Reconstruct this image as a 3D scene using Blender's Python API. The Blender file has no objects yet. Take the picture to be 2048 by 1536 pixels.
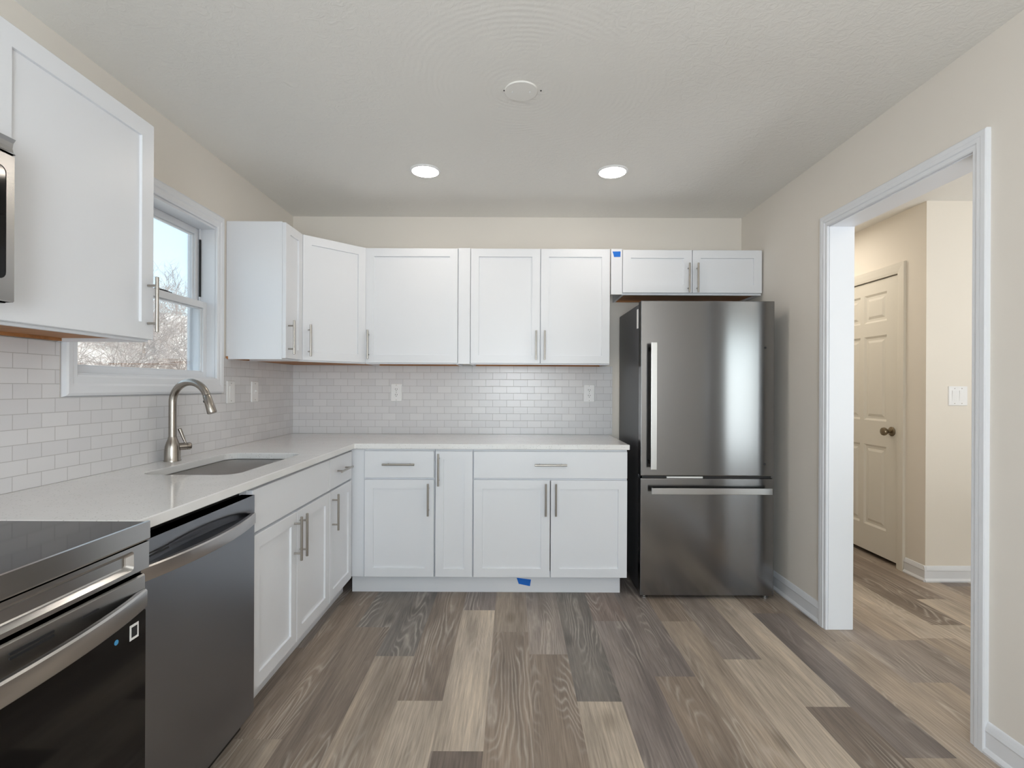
import bpy, bmesh, math, random
from mathutils import Vector, Matrix, Euler

# ------------------------------------------------------------------ camera, world, lights, exposure
S = bpy.context.scene
COL = S.collection
F_PX, VPX, VPY = 1014.0, 1027.0, 774.0          # focal length and vanishing point in a 2048x1536 frame
CAM_H = 1.235
cam_d = bpy.data.cameras.new('camera')
cam = bpy.data.objects.new('camera', cam_d)
COL.objects.link(cam)
cam_d.sensor_fit = 'HORIZONTAL'
cam_d.sensor_width = 36.0
cam_d.lens = 36.0 * F_PX / 2048.0
cam_d.shift_x = (1024.0 - VPX) / 2048.0
cam_d.shift_y = (VPY - 768.0) / 2048.0
cam_d.clip_start = 0.02
cam.matrix_world = (Matrix.Translation((0, 0, CAM_H)) @ Matrix.Rotation(math.radians(90), 4, 'X')
                    @ Matrix.Rotation(math.radians(0.25), 4, 'Z'))
S.camera = cam

S.view_settings.view_transform = 'Standard'
S.view_settings.look = 'None'
S.view_settings.gamma = 1.0
S.view_settings.use_curve_mapping = False
S.view_settings.exposure = 0.07
S.cycles.use_denoising = True
S.cycles.denoising_prefilter = 'ACCURATE'
S.cycles.max_bounces = 10
S.cycles.diffuse_bounces = 6
S.cycles.glossy_bounces = 5
S.cycles.transparent_max_bounces = 12
S.cycles.sample_clamp_indirect = 6.0
S.cycles.caustics_reflective = False
S.cycles.caustics_refractive = False

# world: clear winter sky
W = bpy.data.worlds.new('sky')
S.world = W
W.use_nodes = True
wn = W.node_tree
wn.nodes.clear()
w_out = wn.nodes.new('ShaderNodeOutputWorld')
w_bg = wn.nodes.new('ShaderNodeBackground')
w_sky = wn.nodes.new('ShaderNodeTexSky')
w_sky.sky_type = 'NISHITA'
w_sky.sun_disc = False
w_sky.sun_elevation = math.radians(38)
w_sky.sun_rotation = math.radians(70)
w_sky.air_density = 1.0
w_sky.dust_density = 0.6
w_sky.ozone_density = 1.2
w_mix = wn.nodes.new('ShaderNodeMix')
w_mix.data_type = 'RGBA'
w_mix.inputs[0].default_value = 0.72
w_mix.inputs[7].default_value = (0.80, 0.95, 1.0, 1)
w_sc = wn.nodes.new('ShaderNodeVectorMath')
w_sc.operation = 'SCALE'
w_sc.inputs['Scale'].default_value = 0.45
wn.links.new(w_sky.outputs[0], w_sc.inputs[0])
wn.links.new(w_sc.outputs[0], w_mix.inputs[6])
wn.links.new(w_mix.outputs[2], w_bg.inputs[0])
w_bg.inputs[1].default_value = 1.75
wn.links.new(w_bg.outputs[0], w_out.inputs[0])


def light(name, kind, loc, target, energy, color, size=None, size_y=None, angle=None):
    d = bpy.data.lights.new(name, kind)
    d.energy = energy
    d.color = color
    if kind == 'AREA':
        d.shape = 'RECTANGLE'
        d.size = size
        d.size_y = size_y
    if kind == 'SUN':
        d.angle = angle
    o = bpy.data.objects.new(name, d)
    COL.objects.link(o)
    o.location = loc
    v = Vector(target) - Vector(loc)
    o.rotation_euler = v.to_track_quat('-Z', 'Y').to_euler()
    return o


light('sun', 'SUN', (6, 4, 9), (-6, 2, 0), 8.5, (1.0, 0.97, 0.93), angle=math.radians(0.6))
# daylight that comes in through the glazed rear door behind the viewer and the hall window
light('rear_door_daylight', 'AREA', (0.1, -2.72, 1.1), (0.1, 2.0, 1.25), 12, (0.74, 0.88, 1.0), 2.3, 2.0)
light('hall_window_daylight', 'AREA', (3.3, -2.72, 1.12), (3.3, 2.0, 1.10), 30, (0.93, 0.965, 1.0), 1.7, 2.05)
# the photographer's flash, bounced off the ceiling behind the viewer, plus added side-wall fills
light('flash_fill', 'AREA', (0.1, -1.45, 1.0), (0.1, -0.85, 2.44), 35, (0.89, 0.94, 1.0), 1.4, 1.4)
light('flash_fill', 'AREA', (-0.1, -1.1, 1.5), (-1.57, -0.35, 1.75), 25, (0.88, 0.94, 1.0), 0.8, 0.8)  # added fill, turned to the left wall
light('flash_fill', 'AREA', (0.2, -1.1, 1.5), (1.61, -0.35, 1.75), 25, (0.88, 0.94, 1.0), 0.8, 0.8)  # added fill, turned to the right wall
# added fill lights out of view in the hall, pointing up and down
light('hall_up_fill', 'AREA', (3.5, 0.8, 0.9), (3.5, 1.1, 2.44), 50, (0.93, 0.965, 1.0), 1.3, 1.3)
light('hall_top_fill', 'AREA', (2.3, 1.2, 2.42), (2.3, 1.2, 0), 3, (1.0, 0.90, 0.78), 0.15, 0.15)
light('hall_top_fill', 'AREA', (2.15, 3.95, 2.42), (2.15, 3.95, 0), 5.0, (1.0, 0.92, 0.80), 0.35, 0.35)

# ------------------------------------------------------------------ materials
def srgb(r, g, b):
    def f(c):
        c /= 255.0
        return c / 12.92 if c <= 0.04045 else ((c + 0.055) / 1.055) ** 2.4
    return (f(r), f(g), f(b), 1.0)


def mat_base(name):
    m = bpy.data.materials.new(name)
    m.use_nodes = True
    nt = m.node_tree
    bsdf = nt.nodes['Principled BSDF']
    return m, nt, bsdf


def nd(nt, t, **kw):
    n = nt.nodes.new(t)
    for k, v in kw.items():
        setattr(n, k, v)
    return n


def bump(nt, bsdf, height, strength=0.2, dist=0.002):
    b = nd(nt, 'ShaderNodeBump')
    b.inputs['Strength'].default_value = strength
    b.inputs['Distance'].default_value = dist
    nt.links.new(height, b.inputs['Height'])
    nt.links.new(b.outputs[0], bsdf.inputs['Normal'])
    return b


def noise(nt, vec, scale, detail=3, rough=0.5, distortion=0.0):
    n = nd(nt, 'ShaderNodeTexNoise')
    n.inputs['Scale'].default_value = scale
    n.inputs['Detail'].default_value = detail
    n.inputs['Roughness'].default_value = rough
    n.inputs['Distortion'].default_value = distortion
    if vec is not None:
        nt.links.new(vec, n.inputs['Vector'])
    return n


def mapping(nt, vec, scale=(1, 1, 1), loc=(0, 0, 0), rot=(0, 0, 0)):
    m = nd(nt, 'ShaderNodeMapping')
    m.inputs['Scale'].default_value = scale
    m.inputs['Location'].default_value = loc
    m.inputs['Rotation'].default_value = rot
    nt.links.new(vec, m.inputs['Vector'])
    return m.outputs[0]


def ramp(nt, fac, stops):
    r = nd(nt, 'ShaderNodeValToRGB')
    el = r.color_ramp.elements
    while len(el) < len(stops):
        el.new(0.5)
    for e, (p, c) in zip(el, stops):
        e.position = p
        e.color = c
    nt.links.new(fac, r.inputs[0])
    return r


def mixc(nt, fac, a, b, mode='MIX'):
    m = nd(nt, 'ShaderNodeMix', data_type='RGBA', blend_type=mode)
    for val, idx in ((fac, 0), (a, 6), (b, 7)):
        if isinstance(val, (int, float)):
            m.inputs[idx].default_value = val
        elif isinstance(val, tuple):
            m.inputs[idx].default_value = val
        else:
            nt.links.new(val, m.inputs[idx])
    return m.outputs[2]


def math_n(nt, op, a, b=None, c=None):
    m = nd(nt, 'ShaderNodeMath', operation=op)
    for i, v in enumerate((a, b, c)):
        if v is None:
            continue
        if isinstance(v, (int, float)):
            m.inputs[i].default_value = v
        else:
            nt.links.new(v, m.inputs[i])
    return m.outputs[0]


def obj_coord(nt):
    return nd(nt, 'ShaderNodeTexCoord').outputs['Object']


def geo_pos(nt):
    return nd(nt, 'ShaderNodeNewGeometry').outputs['Position']


def plain(name, col, rough=0.5, metal=0.0, spec=0.5, var=0.03, var_scale=3.0, bump_s=0.0, bump_scale=200.0):
    m, nt, b = mat_base(name)
    p = obj_coord(nt)
    n = noise(nt, p, var_scale, 3)
    hi = tuple(min(1, c * (1 + var)) for c in col[:3]) + (1,)
    lo = tuple(c * (1 - var) for c in col[:3]) + (1,)
    c = mixc(nt, n.outputs[0], lo, hi)
    nt.links.new(c, b.inputs['Base Color'])
    b.inputs['Roughness'].default_value = rough
    b.inputs['Metallic'].default_value = metal
    b.inputs['Specular IOR Level'].default_value = spec
    if bump_s:
        nb = noise(nt, p, bump_scale, 2)
        bump(nt, b, nb.outputs[0], bump_s, 0.001)
    return m


def brushed(name, col, rough=0.28, axis='x', aniso=0.7, line=0.04):
    """brushed steel: fine streaks along one object axis, reflections stretched across them"""
    m, nt, b = mat_base(name)
    p = obj_coord(nt)
    sc = {'x': (1.5, 300, 900), 'y': (300, 1.5, 900), 'z': (300, 300, 1.5)}[axis]
    n = noise(nt, mapping(nt, p, sc), 1.0, 2)
    hi = tuple(c * (1 + line) for c in col[:3]) + (1,)
    lo = tuple(c * (1 - line) for c in col[:3]) + (1,)
    c = mixc(nt, n.outputs[0], lo, hi)
    nt.links.new(c, b.inputs['Base Color'])
    b.inputs['Metallic'].default_value = 1.0
    r = math_n(nt, 'MULTIPLY_ADD', n.outputs[0], 0.02, rough - 0.01)
    nt.links.new(r, b.inputs['Roughness'])
    b.inputs['Anisotropic'].default_value = aniso
    t = nd(nt, 'ShaderNodeCombineXYZ')
    v = {'x': (0, 0, 1), 'y': (0, 0, 1), 'z': (1, 0, 0)}[axis]
    for i in range(3):
        t.inputs[i].default_value = v[i]
    vt = nd(nt, 'ShaderNodeVectorTransform', vector_type='VECTOR', convert_from='OBJECT', convert_to='WORLD')
    nt.links.new(t.outputs[0], vt.inputs[0])
    nt.links.new(vt.outputs[0], b.inputs['Tangent'])
    return m


def tile_mat(name, axis, joint, zbase):
    """2x4 inch glazed subway tile with grey grout. axis: which world axis runs along the row"""
    m, nt, b = mat_base(name)
    p = geo_pos(nt)
    sp = nd(nt, 'ShaderNodeSeparateXYZ')
    nt.links.new(p, sp.inputs[0])
    cb = nd(nt, 'ShaderNodeCombineXYZ')
    a = math_n(nt, 'SUBTRACT', sp.outputs['XYZ'.index(axis)], joint)
    z = math_n(nt, 'SUBTRACT', sp.outputs[2], zbase)
    nt.links.new(a, cb.inputs[0])
    nt.links.new(z, cb.inputs[1])
    br = nd(nt, 'ShaderNodeTexBrick')
    br.offset = 0.5
    br.inputs['Scale'].default_value = 1.0
    br.inputs['Brick Width'].default_value = 0.098
    br.inputs['Row Height'].default_value = 0.0484
    br.inputs['Mortar Size'].default_value = 0.0013
    br.inputs['Mortar Smooth'].default_value = 0.15
    br.inputs['Bias'].default_value = 0.0
    br.inputs['Color1'].default_value = srgb(221, 220, 221)
    br.inputs['Color2'].default_value = srgb(213, 212, 214)
    br.inputs['Mortar'].default_value = srgb(182, 180, 180)
    nt.links.new(cb.outputs[0], br.inputs['Vector'])
    nt.links.new(br.outputs['Color'], b.inputs['Base Color'])
    b.inputs['Roughness'].default_value = 0.16
    rg = math_n(nt, 'MULTIPLY_ADD', br.outputs['Fac'], 0.5, 0.22)
    nt.links.new(rg, b.inputs['Roughness'])
    inv = math_n(nt, 'SUBTRACT', 1.0, br.outputs['Fac'])
    wob = noise(nt, p, 14, 2)
    h = math_n(nt, 'MULTIPLY_ADD', wob.outputs[0], 0.5, inv)
    bump(nt, b, h, 0.35, 0.0012)
    return m


def floor_mat():
    m, nt, b = mat_base('vinyl_plank_oak')
    p = geo_pos(nt)
    at = nd(nt, 'ShaderNodeAttribute', attribute_name='tone')
    seed = at.outputs['Alpha']
    sp = nd(nt, 'ShaderNodeSeparateXYZ')
    nt.links.new(p, sp.inputs[0])
    zz = math_n(nt, 'MULTIPLY', seed, 37.0)
    cb = nd(nt, 'ShaderNodeCombineXYZ')
    nt.links.new(math_n(nt, 'ADD', sp.outputs[0], math_n(nt, 'MULTIPLY', seed, 5.3)), cb.inputs[0])
    nt.links.new(math_n(nt, 'ADD', sp.outputs[1], math_n(nt, 'MULTIPLY', seed, 11.7)), cb.inputs[1])
    nt.links.new(zz, cb.inputs[2])
    v = cb.outputs[0]
    # broad lengthwise streaks of lighter and darker wood
    n1 = noise(nt, mapping(nt, v, (9, 1.1, 1)), 1.0, 3, 0.55, 0.6)
    r1 = ramp(nt, n1.outputs[0], [(0.30, (0.70, 0.695, 0.695, 1)), (0.5, (1, 1, 1, 1)), (0.70, (1.26, 1.25, 1.22, 1))])
    c = mixc(nt, 1.0, at.outputs['Color'], r1.outputs[0], 'MULTIPLY')
    # fine fibres
    n2 = noise(nt, mapping(nt, v, (150, 5, 1)), 1.0, 4, 0.65)
    r2 = ramp(nt, n2.outputs[0], [(0.30, (0.66, 0.65, 0.64, 1)), (0.52, (1, 1, 1, 1)), (0.72, (1.34, 1.34, 1.34, 1))])
    c = mixc(nt, 0.85, c, r2.outputs[0], 'MULTIPLY')
    # limed cathedral grain, thin pale lines
    nz = noise(nt, mapping(nt, v, (6.0, 0.75, 1)), 1.0, 2, 0.4, 0.25)
    wv = math_n(nt, 'MULTIPLY', nz.outputs[0], 26.0)
    jit = noise(nt, mapping(nt, v, (30, 7, 1)), 1.0, 2)
    wv = math_n(nt, 'MULTIPLY_ADD', jit.outputs[0], 0.9, wv)
    fr = math_n(nt, 'FRACT', wv)
    tri = math_n(nt, 'ABSOLUTE', math_n(nt, 'SUBTRACT', fr, 0.5))
    line = ramp(nt, tri, [(0.0, (1, 1, 1, 1)), (0.16, (0.35, 0.35, 0.35, 1)), (0.30, (0, 0, 0, 1))])
    brk = noise(nt, mapping(nt, v, (60, 9, 1)), 1.0, 3)
    zone = noise(nt, mapping(nt, v, (7, 1.4, 1)), 1.0, 1)
    mk = ramp(nt, zone.outputs[0], [(0.46, (0, 0, 0, 1)), (0.64, (1, 1, 1, 1))])
    k = math_n(nt, 'MULTIPLY', line.outputs[0], mk.outputs[0])
    k = math_n(nt, 'MULTIPLY', k, math_n(nt, 'MULTIPLY', brk.outputs[0], 1.0))
    c = mixc(nt, k, c, srgb(205, 194, 182))
    # knots
    vo = nd(nt, 'ShaderNodeTexVoronoi')
    vo.inputs['Scale'].default_value = 1.0
    nt.links.new(mapping(nt, v, (3.4, 1.5, 1)), vo.inputs['Vector'])
    kn = ramp(nt, vo.outputs['Distance'], [(0.0, (0.50, 0.49, 0.48, 1)), (0.05, (0.62, 0.61, 0.60, 1)), (0.13, (1, 1, 1, 1))])
    c = mixc(nt, 0.8, c, kn.outputs[0], 'MULTIPLY')
    nt.links.new(c, b.inputs['Base Color'])
    b.inputs['Roughness'].default_value = 0.42
    rr = math_n(nt, 'MULTIPLY_ADD', n2.outputs[0], 0.2, 0.36)
    nt.links.new(rr, b.inputs['Roughness'])
    b.inputs['Specular IOR Level'].default_value = 0.35
    bump(nt, b, n2.outputs[0], 0.12, 0.0008)
    return m


def ceiling_mat():
    m, nt, b = mat_base('textured_ceiling_paint')
    p = geo_pos(nt)
    b.inputs['Base Color'].default_value = srgb(232, 230, 225)
    b.inputs['Roughness'].default_value = 0.9
    b.inputs['Specular IOR Level'].default_value = 0.2
    # stippled plaster
    n1 = noise(nt, p, 26, 5, 0.62, 1.6)
    # combed swirl around the blank cover plate
    d = nd(nt, 'ShaderNodeVectorMath', operation='SUBTRACT')
    nt.links.new(p, d.inputs[0])
    d.inputs[1].default_value = (0.026, 2.06, 2.44)
    ln = nd(nt, 'ShaderNodeVectorMath', operation='LENGTH')
    nt.links.new(d.outputs[0], ln.inputs[0])
    r = ln.outputs['Value']
    wob = noise(nt, p, 5, 2)
    ring = math_n(nt, 'SINE', math_n(nt, 'MULTIPLY', math_n(nt, 'MULTIPLY_ADD', wob.outputs[0], 0.05, r), 260.0))
    fall = ramp(nt, r, [(0.06, (0, 0, 0, 1)), (0.12, (1, 1, 1, 1)), (0.46, (0.9, 0.9, 0.9, 1)), (0.66, (0, 0, 0, 1))])
    patch = noise(nt, p, 4.5, 2)
    pr = ramp(nt, patch.outputs[0], [(0.44, (0.05, 0.05, 0.05, 1)), (0.66, (1, 1, 1, 1))])
    sw = math_n(nt, 'MULTIPLY', math_n(nt, 'MULTIPLY', ring, fall.outputs[0]), pr.outputs[0])
    amp = math_n(nt, 'SUBTRACT', 1.0, math_n(nt, 'MULTIPLY', fall.outputs[0], 0.75))
    h = math_n(nt, 'MULTIPLY', n1.outputs[0], math_n(nt, 'MULTIPLY', amp, 2.2))
    h = math_n(nt, 'MULTIPLY_ADD', sw, 0.20, h)
    bump(nt, b, h, 0.42, 0.003)
    return m


def quartz_mat():
    m, nt, b = mat_base('white_quartz')
    p = geo_pos(nt)
    vo = nd(nt, 'ShaderNodeTexVoronoi')
    vo.inputs['Scale'].default_value = 170
    nt.links.new(p, vo.inputs['Vector'])
    sel = nd(nt, 'ShaderNodeSeparateColor')
    nt.links.new(vo.outputs['Color'], sel.inputs[0])
    dot = ramp(nt, vo.outputs['Distance'], [(0.20, (1, 1, 1, 1)), (0.36, (0, 0, 0, 1))])
    few = ramp(nt, sel.outputs[0], [(0.80, (0, 0, 0, 1)), (0.84, (1, 1, 1, 1))])
    k = math_n(nt, 'MULTIPLY', math_n(nt, 'MULTIPLY', dot.outputs[0], few.outputs[0]), 0.5)
    n = noise(nt, p, 9, 4)
    base = mixc(nt, n.outputs[0], srgb(226, 225, 224), srgb(236, 236, 235))
    c = mixc(nt, k, base, srgb(128, 124, 118))
    nt.links.new(c, b.inputs['Base Color'])
    b.inputs['Roughness'].default_value = 0.09
    return m


def glass_mat():
    m = bpy.data.materials.new('window_glass')
    m.use_nodes = True
    nt = m.node_tree
    nt.nodes.clear()
    out = nd(nt, 'ShaderNodeOutputMaterial')
    tr = nd(nt, 'ShaderNodeBsdfTransparent')
    tr.inputs[0].default_value = (0.97, 0.985, 0.985, 1)
    gl = nd(nt, 'ShaderNodeBsdfGlossy')
    gl.inputs['Roughness'].default_value = 0.02
    fr = nd(nt, 'ShaderNodeFresnel')
    fr.inputs[0].default_value = 1.45
    k = math_n(nt, 'MULTIPLY', fr.outputs[0], 0.6)
    mx = nd(nt, 'ShaderNodeMixShader')
    nt.links.new(k, mx.inputs[0])
    nt.links.new(tr.outputs[0], mx.inputs[1])
    nt.links.new(gl.outputs[0], mx.inputs[2])
    nt.links.new(mx.outputs[0], out.inputs[0])
    return m


def emit_mat(name, col, strength):
    m, nt, b = mat_base(name)
    b.inputs['Base Color'].default_value = (0.9, 0.9, 0.9, 1)
    b.inputs['Emission Color'].default_value = col
    b.inputs['Emission Strength'].default_value = strength
    return m


def raw_wood():
    m, nt, b = mat_base('raw_plywood')
    p = geo_pos(nt)
    n = noise(nt, mapping(nt, p, (3, 30, 30)), 1.0, 4, 0.6, 0.5)
    r = ramp(nt, n.outputs[0], [(0.3, srgb(146, 96, 54)), (0.7, srgb(186, 130, 80))])
    nt.links.new(r.outputs[0], b.inputs['Base Color'])
    b.inputs['Roughness'].default_value = 0.6
    return m


def ground_mat():
    m, nt, b = mat_base('leaf_litter')
    p = geo_pos(nt)
    n = noise(nt, p, 3.0, 6, 0.7)
    r = ramp(nt, n.outputs[0], [(0.3, srgb(170, 160, 150)), (0.5, srgb(204, 197, 188)), (0.7, srgb(230, 225, 218))])
    nt.links.new(r.outputs[0], b.inputs['Base Color'])
    b.inputs['Roughness'].default_value = 0.95
    bump(nt, b, n.outputs[0], 0.8, 0.05)
    return m


M = {}
M['wall'] = plain('greige_wall_paint', srgb(227, 221, 212.5), 0.75, spec=0.25, var=0.012, bump_s=0.06, bump_scale=300)
M['hall_wall'] = plain('cream_hall_paint', srgb(231, 224, 213), 0.75, spec=0.25, var=0.012, bump_s=0.06, bump_scale=300)
M['ceiling'] = ceiling_mat()
M['floor'] = floor_mat()
M['trim'] = plain('white_trim_paint', srgb(226, 228, 232), 0.38, var=0.01)
M['cab'] = plain('white_cabinet_paint', srgb(227, 229, 233), 0.34, var=0.008)
M['dark_gap'] = plain('dark_recess', srgb(28, 28, 29), 0.7)
M['rawwood'] = raw_wood()
M['nickel'] = brushed('brushed_nickel', srgb(176, 171, 164), 0.30, 'z', 0.4)
M['nickel_x'] = brushed('brushed_nickel_bar', srgb(176, 171, 164), 0.30, 'x', 0.4)
M['faucet'] = brushed('stainless_faucet', srgb(164, 157, 149), 0.26, 'z', 0.3)
M['fridge'] = brushed('dark_stainless', srgb(138, 138, 139), 0.16, 'x', 0.75, 0.015)
M['fridge_handle'] = brushed('satin_steel_handle', srgb(205, 204, 202), 0.34, 'z', 0.3)
M['fridge_handle_x'] = brushed('satin_steel_drawer_handle', srgb(190, 190, 190), 0.28, 'x', 0.3)
M['fridge_side'] = plain('charcoal_fridge_body', srgb(66, 66, 70), 0.38, var=0.02)
M['range_steel'] = brushed('range_stainless', srgb(196, 195, 194), 0.24, 'x', 0.5, 0.012)
M['dw_steel'] = brushed('dishwasher_dark_stainless', srgb(142, 144, 149), 0.28, 'x', 0.5, 0.006)
M['dw_bar'] = brushed('dishwasher_handle_steel', srgb(192, 189, 188), 0.28, 'x', 0.4, 0.012)
M['sink'] = brushed('sink_stainless', srgb(116, 110, 104), 0.28, 'y', 0.4)
M['blackglass'] = plain('black_glass', srgb(10, 10, 11), 0.06, var=0.0, spec=0.32)
M['black'] = plain('black_plastic', srgb(22, 22, 23), 0.45)
M['quartz'] = quartz_mat()
M['tile_back'] = tile_mat('subway_tile_rear', 'X', -1.4695, 0.90)
M['tile_left'] = tile_mat('subway_tile_side', 'Y', 1.63, 0.90)
M['glass'] = glass_mat()
M['ceil_plate'] = plain('cover_plate_paint', srgb(234, 232, 227), 0.8, var=0.0)
M['lens'] = emit_mat('led_lens', (1.0, 0.90, 0.79, 1), 45.0)
M['plate'] = plain('white_plastic', srgb(238, 238, 238), 0.35, var=0.0)
M['slot'] = plain('dark_slot', srgb(30, 30, 32), 0.6)
M['tape'] = plain('blue_painters_tape', srgb(18, 108, 206), 0.7, var=0.05, var_scale=40)
M['sticker'] = plain('white_sticker', srgb(235, 235, 233), 0.5, var=0.0)
M['blue_dot'] = plain('blue_print', srgb(70, 150, 200), 0.5)
M['ground'] = ground_mat()
M['twig'] = plain('bare_twig_bark', srgb(158, 144, 136), 0.9, var=0.3, var_scale=2)
M['branch'] = plain('pale_branch_bark', srgb(120, 104, 96), 0.9, var=0.2)
M['ext'] = plain('white_vinyl', srgb(226, 230, 236), 0.4, var=0.01)
M['door'] = plain('hall_door_paint', srgb(226, 221, 210), 0.4, var=0.01)
M['pewter'] = brushed('antique_pewter', srgb(140, 128, 108), 0.28, 'z', 0.2)

# ------------------------------------------------------------------ mesh helpers
def new_bm():
    return bmesh.new()


def obj(name, bm, m, parent=None, smooth=False, bevel=None):
    bmesh.ops.recalc_face_normals(bm, faces=bm.faces[:])
    me = bpy.data.meshes.new(name)
    bm.to_mesh(me)
    bm.free()
    mats = m if isinstance(m, (list, tuple)) else [m]
    for k in mats:
        me.materials.append(M[k])
    if smooth:
        for p in me.polygons:
            p.use_smooth = True
        try:
            me.set_sharp_from_angle(angle=math.radians(35))
        except Exception:
            pass
    o = bpy.data.objects.new(name, me)
    COL.objects.link(o)
    if parent is not None:
        o.parent = parent
    if bevel:
        b = o.modifiers.new('bevel', 'BEVEL')
        b.width = bevel
        b.segments = 2
        b.limit_method = 'ANGLE'
        b.angle_limit = math.radians(40)
    return o


def tag(o, label, cat, group=None, kind='thing'):
    o['label'] = label
    o['category'] = cat
    o['kind'] = kind
    if group:
        o['group'] = group
    return o


def thing(name, label, cat, loc=(0, 0, 0), rotz=0.0, group=None, kind='thing'):
    o = bpy.data.objects.new(name, None)
    o.empty_display_size = 0.1
    COL.objects.link(o)
    o.location = loc
    o.rotation_euler = (0, 0, math.radians(rotz))
    return tag(o, label, cat, group, kind)


def box(bm, x0, x1, y0, y1, z0, z1, bev=0.0, mi=0):
    xs, ys, zs = sorted((x0, x1)), sorted((y0, y1)), sorted((z0, z1))
    vs = [bm.verts.new((x, y, z)) for x in xs for y in ys for z in zs]
    q = [(0, 1, 3, 2), (4, 6, 7, 5), (0, 4, 5, 1), (2, 3, 7, 6), (0, 2, 6, 4), (1, 5, 7, 3)]
    fs = [bm.faces.new([vs[i] for i in f]) for f in q]
    for f in fs:
        f.material_index = mi
    if bev:
        es = list({e for f in fs for e in f.edges})
        r = bmesh.ops.bevel(bm, geom=es, offset=bev, segments=2, affect='EDGES', profile=0.6)
        for f in r['faces']:
            f.material_index = mi
    return fs


def loops(bm, rings, close=True, cap0=True, cap1=True, mi=0):
    """skin a list of equal-length vertex rings"""
    R = [[bm.verts.new(p) for p in ring] for ring in rings]
    n = len(R[0])
    for a, b in zip(R, R[1:]):
        for i in range(n if close else n - 1):
            j = (i + 1) % n
            f = bm.faces.new((a[i], a[j], b[j], b[i]))
            f.material_index = mi
    if cap0:
        bm.faces.new(R[0][::-1]).material_index = mi
    if cap1:
        bm.faces.new(R[-1]).material_index = mi
    return R


def tube(bm, pts, rad, seg=14, caps=True, mi=0):
    pts = [Vector(p) for p in pts]
    if not isinstance(rad, (list, tuple)):
        rad = [rad] * len(pts)
    tang = []
    for i in range(len(pts)):
        a = pts[max(0, i - 1)]
        b = pts[min(len(pts) - 1, i + 1)]
        t = (b - a)
        tang.append(t.normalized() if t.length > 1e-9 else Vector((0, 0, 1)))
    up = Vector((0, 0, 1)) if abs(tang[0].z) < 0.9 else Vector((1, 0, 0))
    u = tang[0].cross(up).normalized()
    rings = []
    for p, t, r in zip(pts, tang, rad):
        u = (u - t * u.dot(t)).normalized()
        w = t.cross(u)
        rings.append([p + (u * math.cos(2 * math.pi * k / seg) + w * math.sin(2 * math.pi * k / seg)) * r for k in range(seg)])
    loops(bm, rings, True, caps, caps, mi)


def lathe(bm, prof, origin, axis=(0, 0, 1), seg=32, mi=0, caps=True):
    """prof: list of (radius, height along axis)"""
    ax = Vector(axis).normalized()
    ref = Vector((0, 0, 1)) if abs(ax.z) < 0.9 else Vector((1, 0, 0))
    u = ax.cross(ref).normalized()
    w = ax.cross(u)
    o = Vector(origin)
    rings = [[o + ax * h + (u * math.cos(2 * math.pi * k / seg) + w * math.sin(2 * math.pi * k / seg)) * max(r, 1e-4)
              for k in range(seg)] for r, h in prof]
    loops(bm, rings, True, caps, caps, mi)


def rrect(x0, x1, z0, z1, r, n=6):
    """rounded rectangle outline (2-D points, counter-clockwise)"""
    out = []
    for cx, cz, a0 in ((x1 - r, z0 + r, -90), (x1 - r, z1 - r, 0), (x0 + r, z1 - r, 90), (x0 + r, z0 + r, 180)):
        for k in range(n + 1):
            a = math.radians(a0 + 90.0 * k / n)
            out.append((cx + r * math.cos(a), cz + r * math.sin(a)))
    return out


def prism(bm, pts, f0, f1, mi=0):
    """pts 2-D outline; f0/f1 map a 2-D point to 3-D for the two ends"""
    loops(bm, [[f0(p) for p in pts], [f1(p) for p in pts]], True, True, True, mi)


def sweep_frame(bm, prof, path_of, closed=False):
    """prof: (outward offset a, protrusion b) points; path_of(a, b) -> list of 3-D corner points"""
    lines = [path_of(a, b) for a, b in prof]
    rings = [[l[i] for l in lines] for i in range(len(lines[0]))]
    if closed:
        rings = rings + [rings[0]]
    loops(bm, rings, True, not closed, not closed)


# ------------------------------------------------------------------ dimensions
XL, XR, YB, ZC = -1.570, 1.614, 3.600, 2.440     # left wall, right wall, back wall, ceiling
YR = -2.60                                       # wall behind the viewer
XRH = 1.737                                      # hall side of the right-hand wall
XH, YH = 2.644, 3.250                            # hall door wall and the wall that faces the viewer
OY0, OY1, OZ = 1.775, 2.594, 2.065               # opening in the right wall
WY0, WY1, WZ0, WZ1 = 1.800, 2.675, 1.273, 2.067  # kitchen window opening
XO = -1.700                                      # outer face of the left wall
UZ0, UZ1 = 1.380, 2.133                          # wall cabinets
CZ = 0.900                                       # counter top
XE = 5.6                                         # far side of the hall room

# ------------------------------------------------------------------ floor
random.seed(5)
LIGHT, TAN, BROWN, DBROWN = (188, 174, 158), (161, 147, 133), (139, 125, 113), (122, 110, 101)
SLATE, MAUVE, RED, GREY = (124, 117, 111), (133, 123, 118), (135, 120, 112), (147, 136, 128)
PW, PX0, PL = 0.1763, -0.0975, 1.085
cols = {  # column: (a joint position, tone beyond it, tone nearer than it)
    -5: (1.7725, BROWN, TAN), -4: (2.60, SLATE, BROWN), -3: (2.322, SLATE, TAN), -2: (1.993, BROWN, LIGHT),
    -1: (2.803, MAUVE, LIGHT), 0: (2.556, TAN, BROWN), 1: (2.343, GREY, BROWN), 2: (1.993, SLATE, LIGHT),
    3: (2.679, RED, MAUVE), 4: (2.168, MAUVE, BROWN), 5: (2.68, BROWN, TAN), 6: (2.307, GREY, LIGHT),
    7: (1.966, LIGHT, DBROWN), 8: (2.78, BROWN, MAUVE), 9: (2.473, TAN, TAN), 10: (2.131, GREY, TAN),
    11: (2.49, TAN, GREY), 12: (2.51, LIGHT, TAN), 13: (2.651, BROWN, LIGHT), 14: (2.976, BROWN, LIGHT)}
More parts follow.
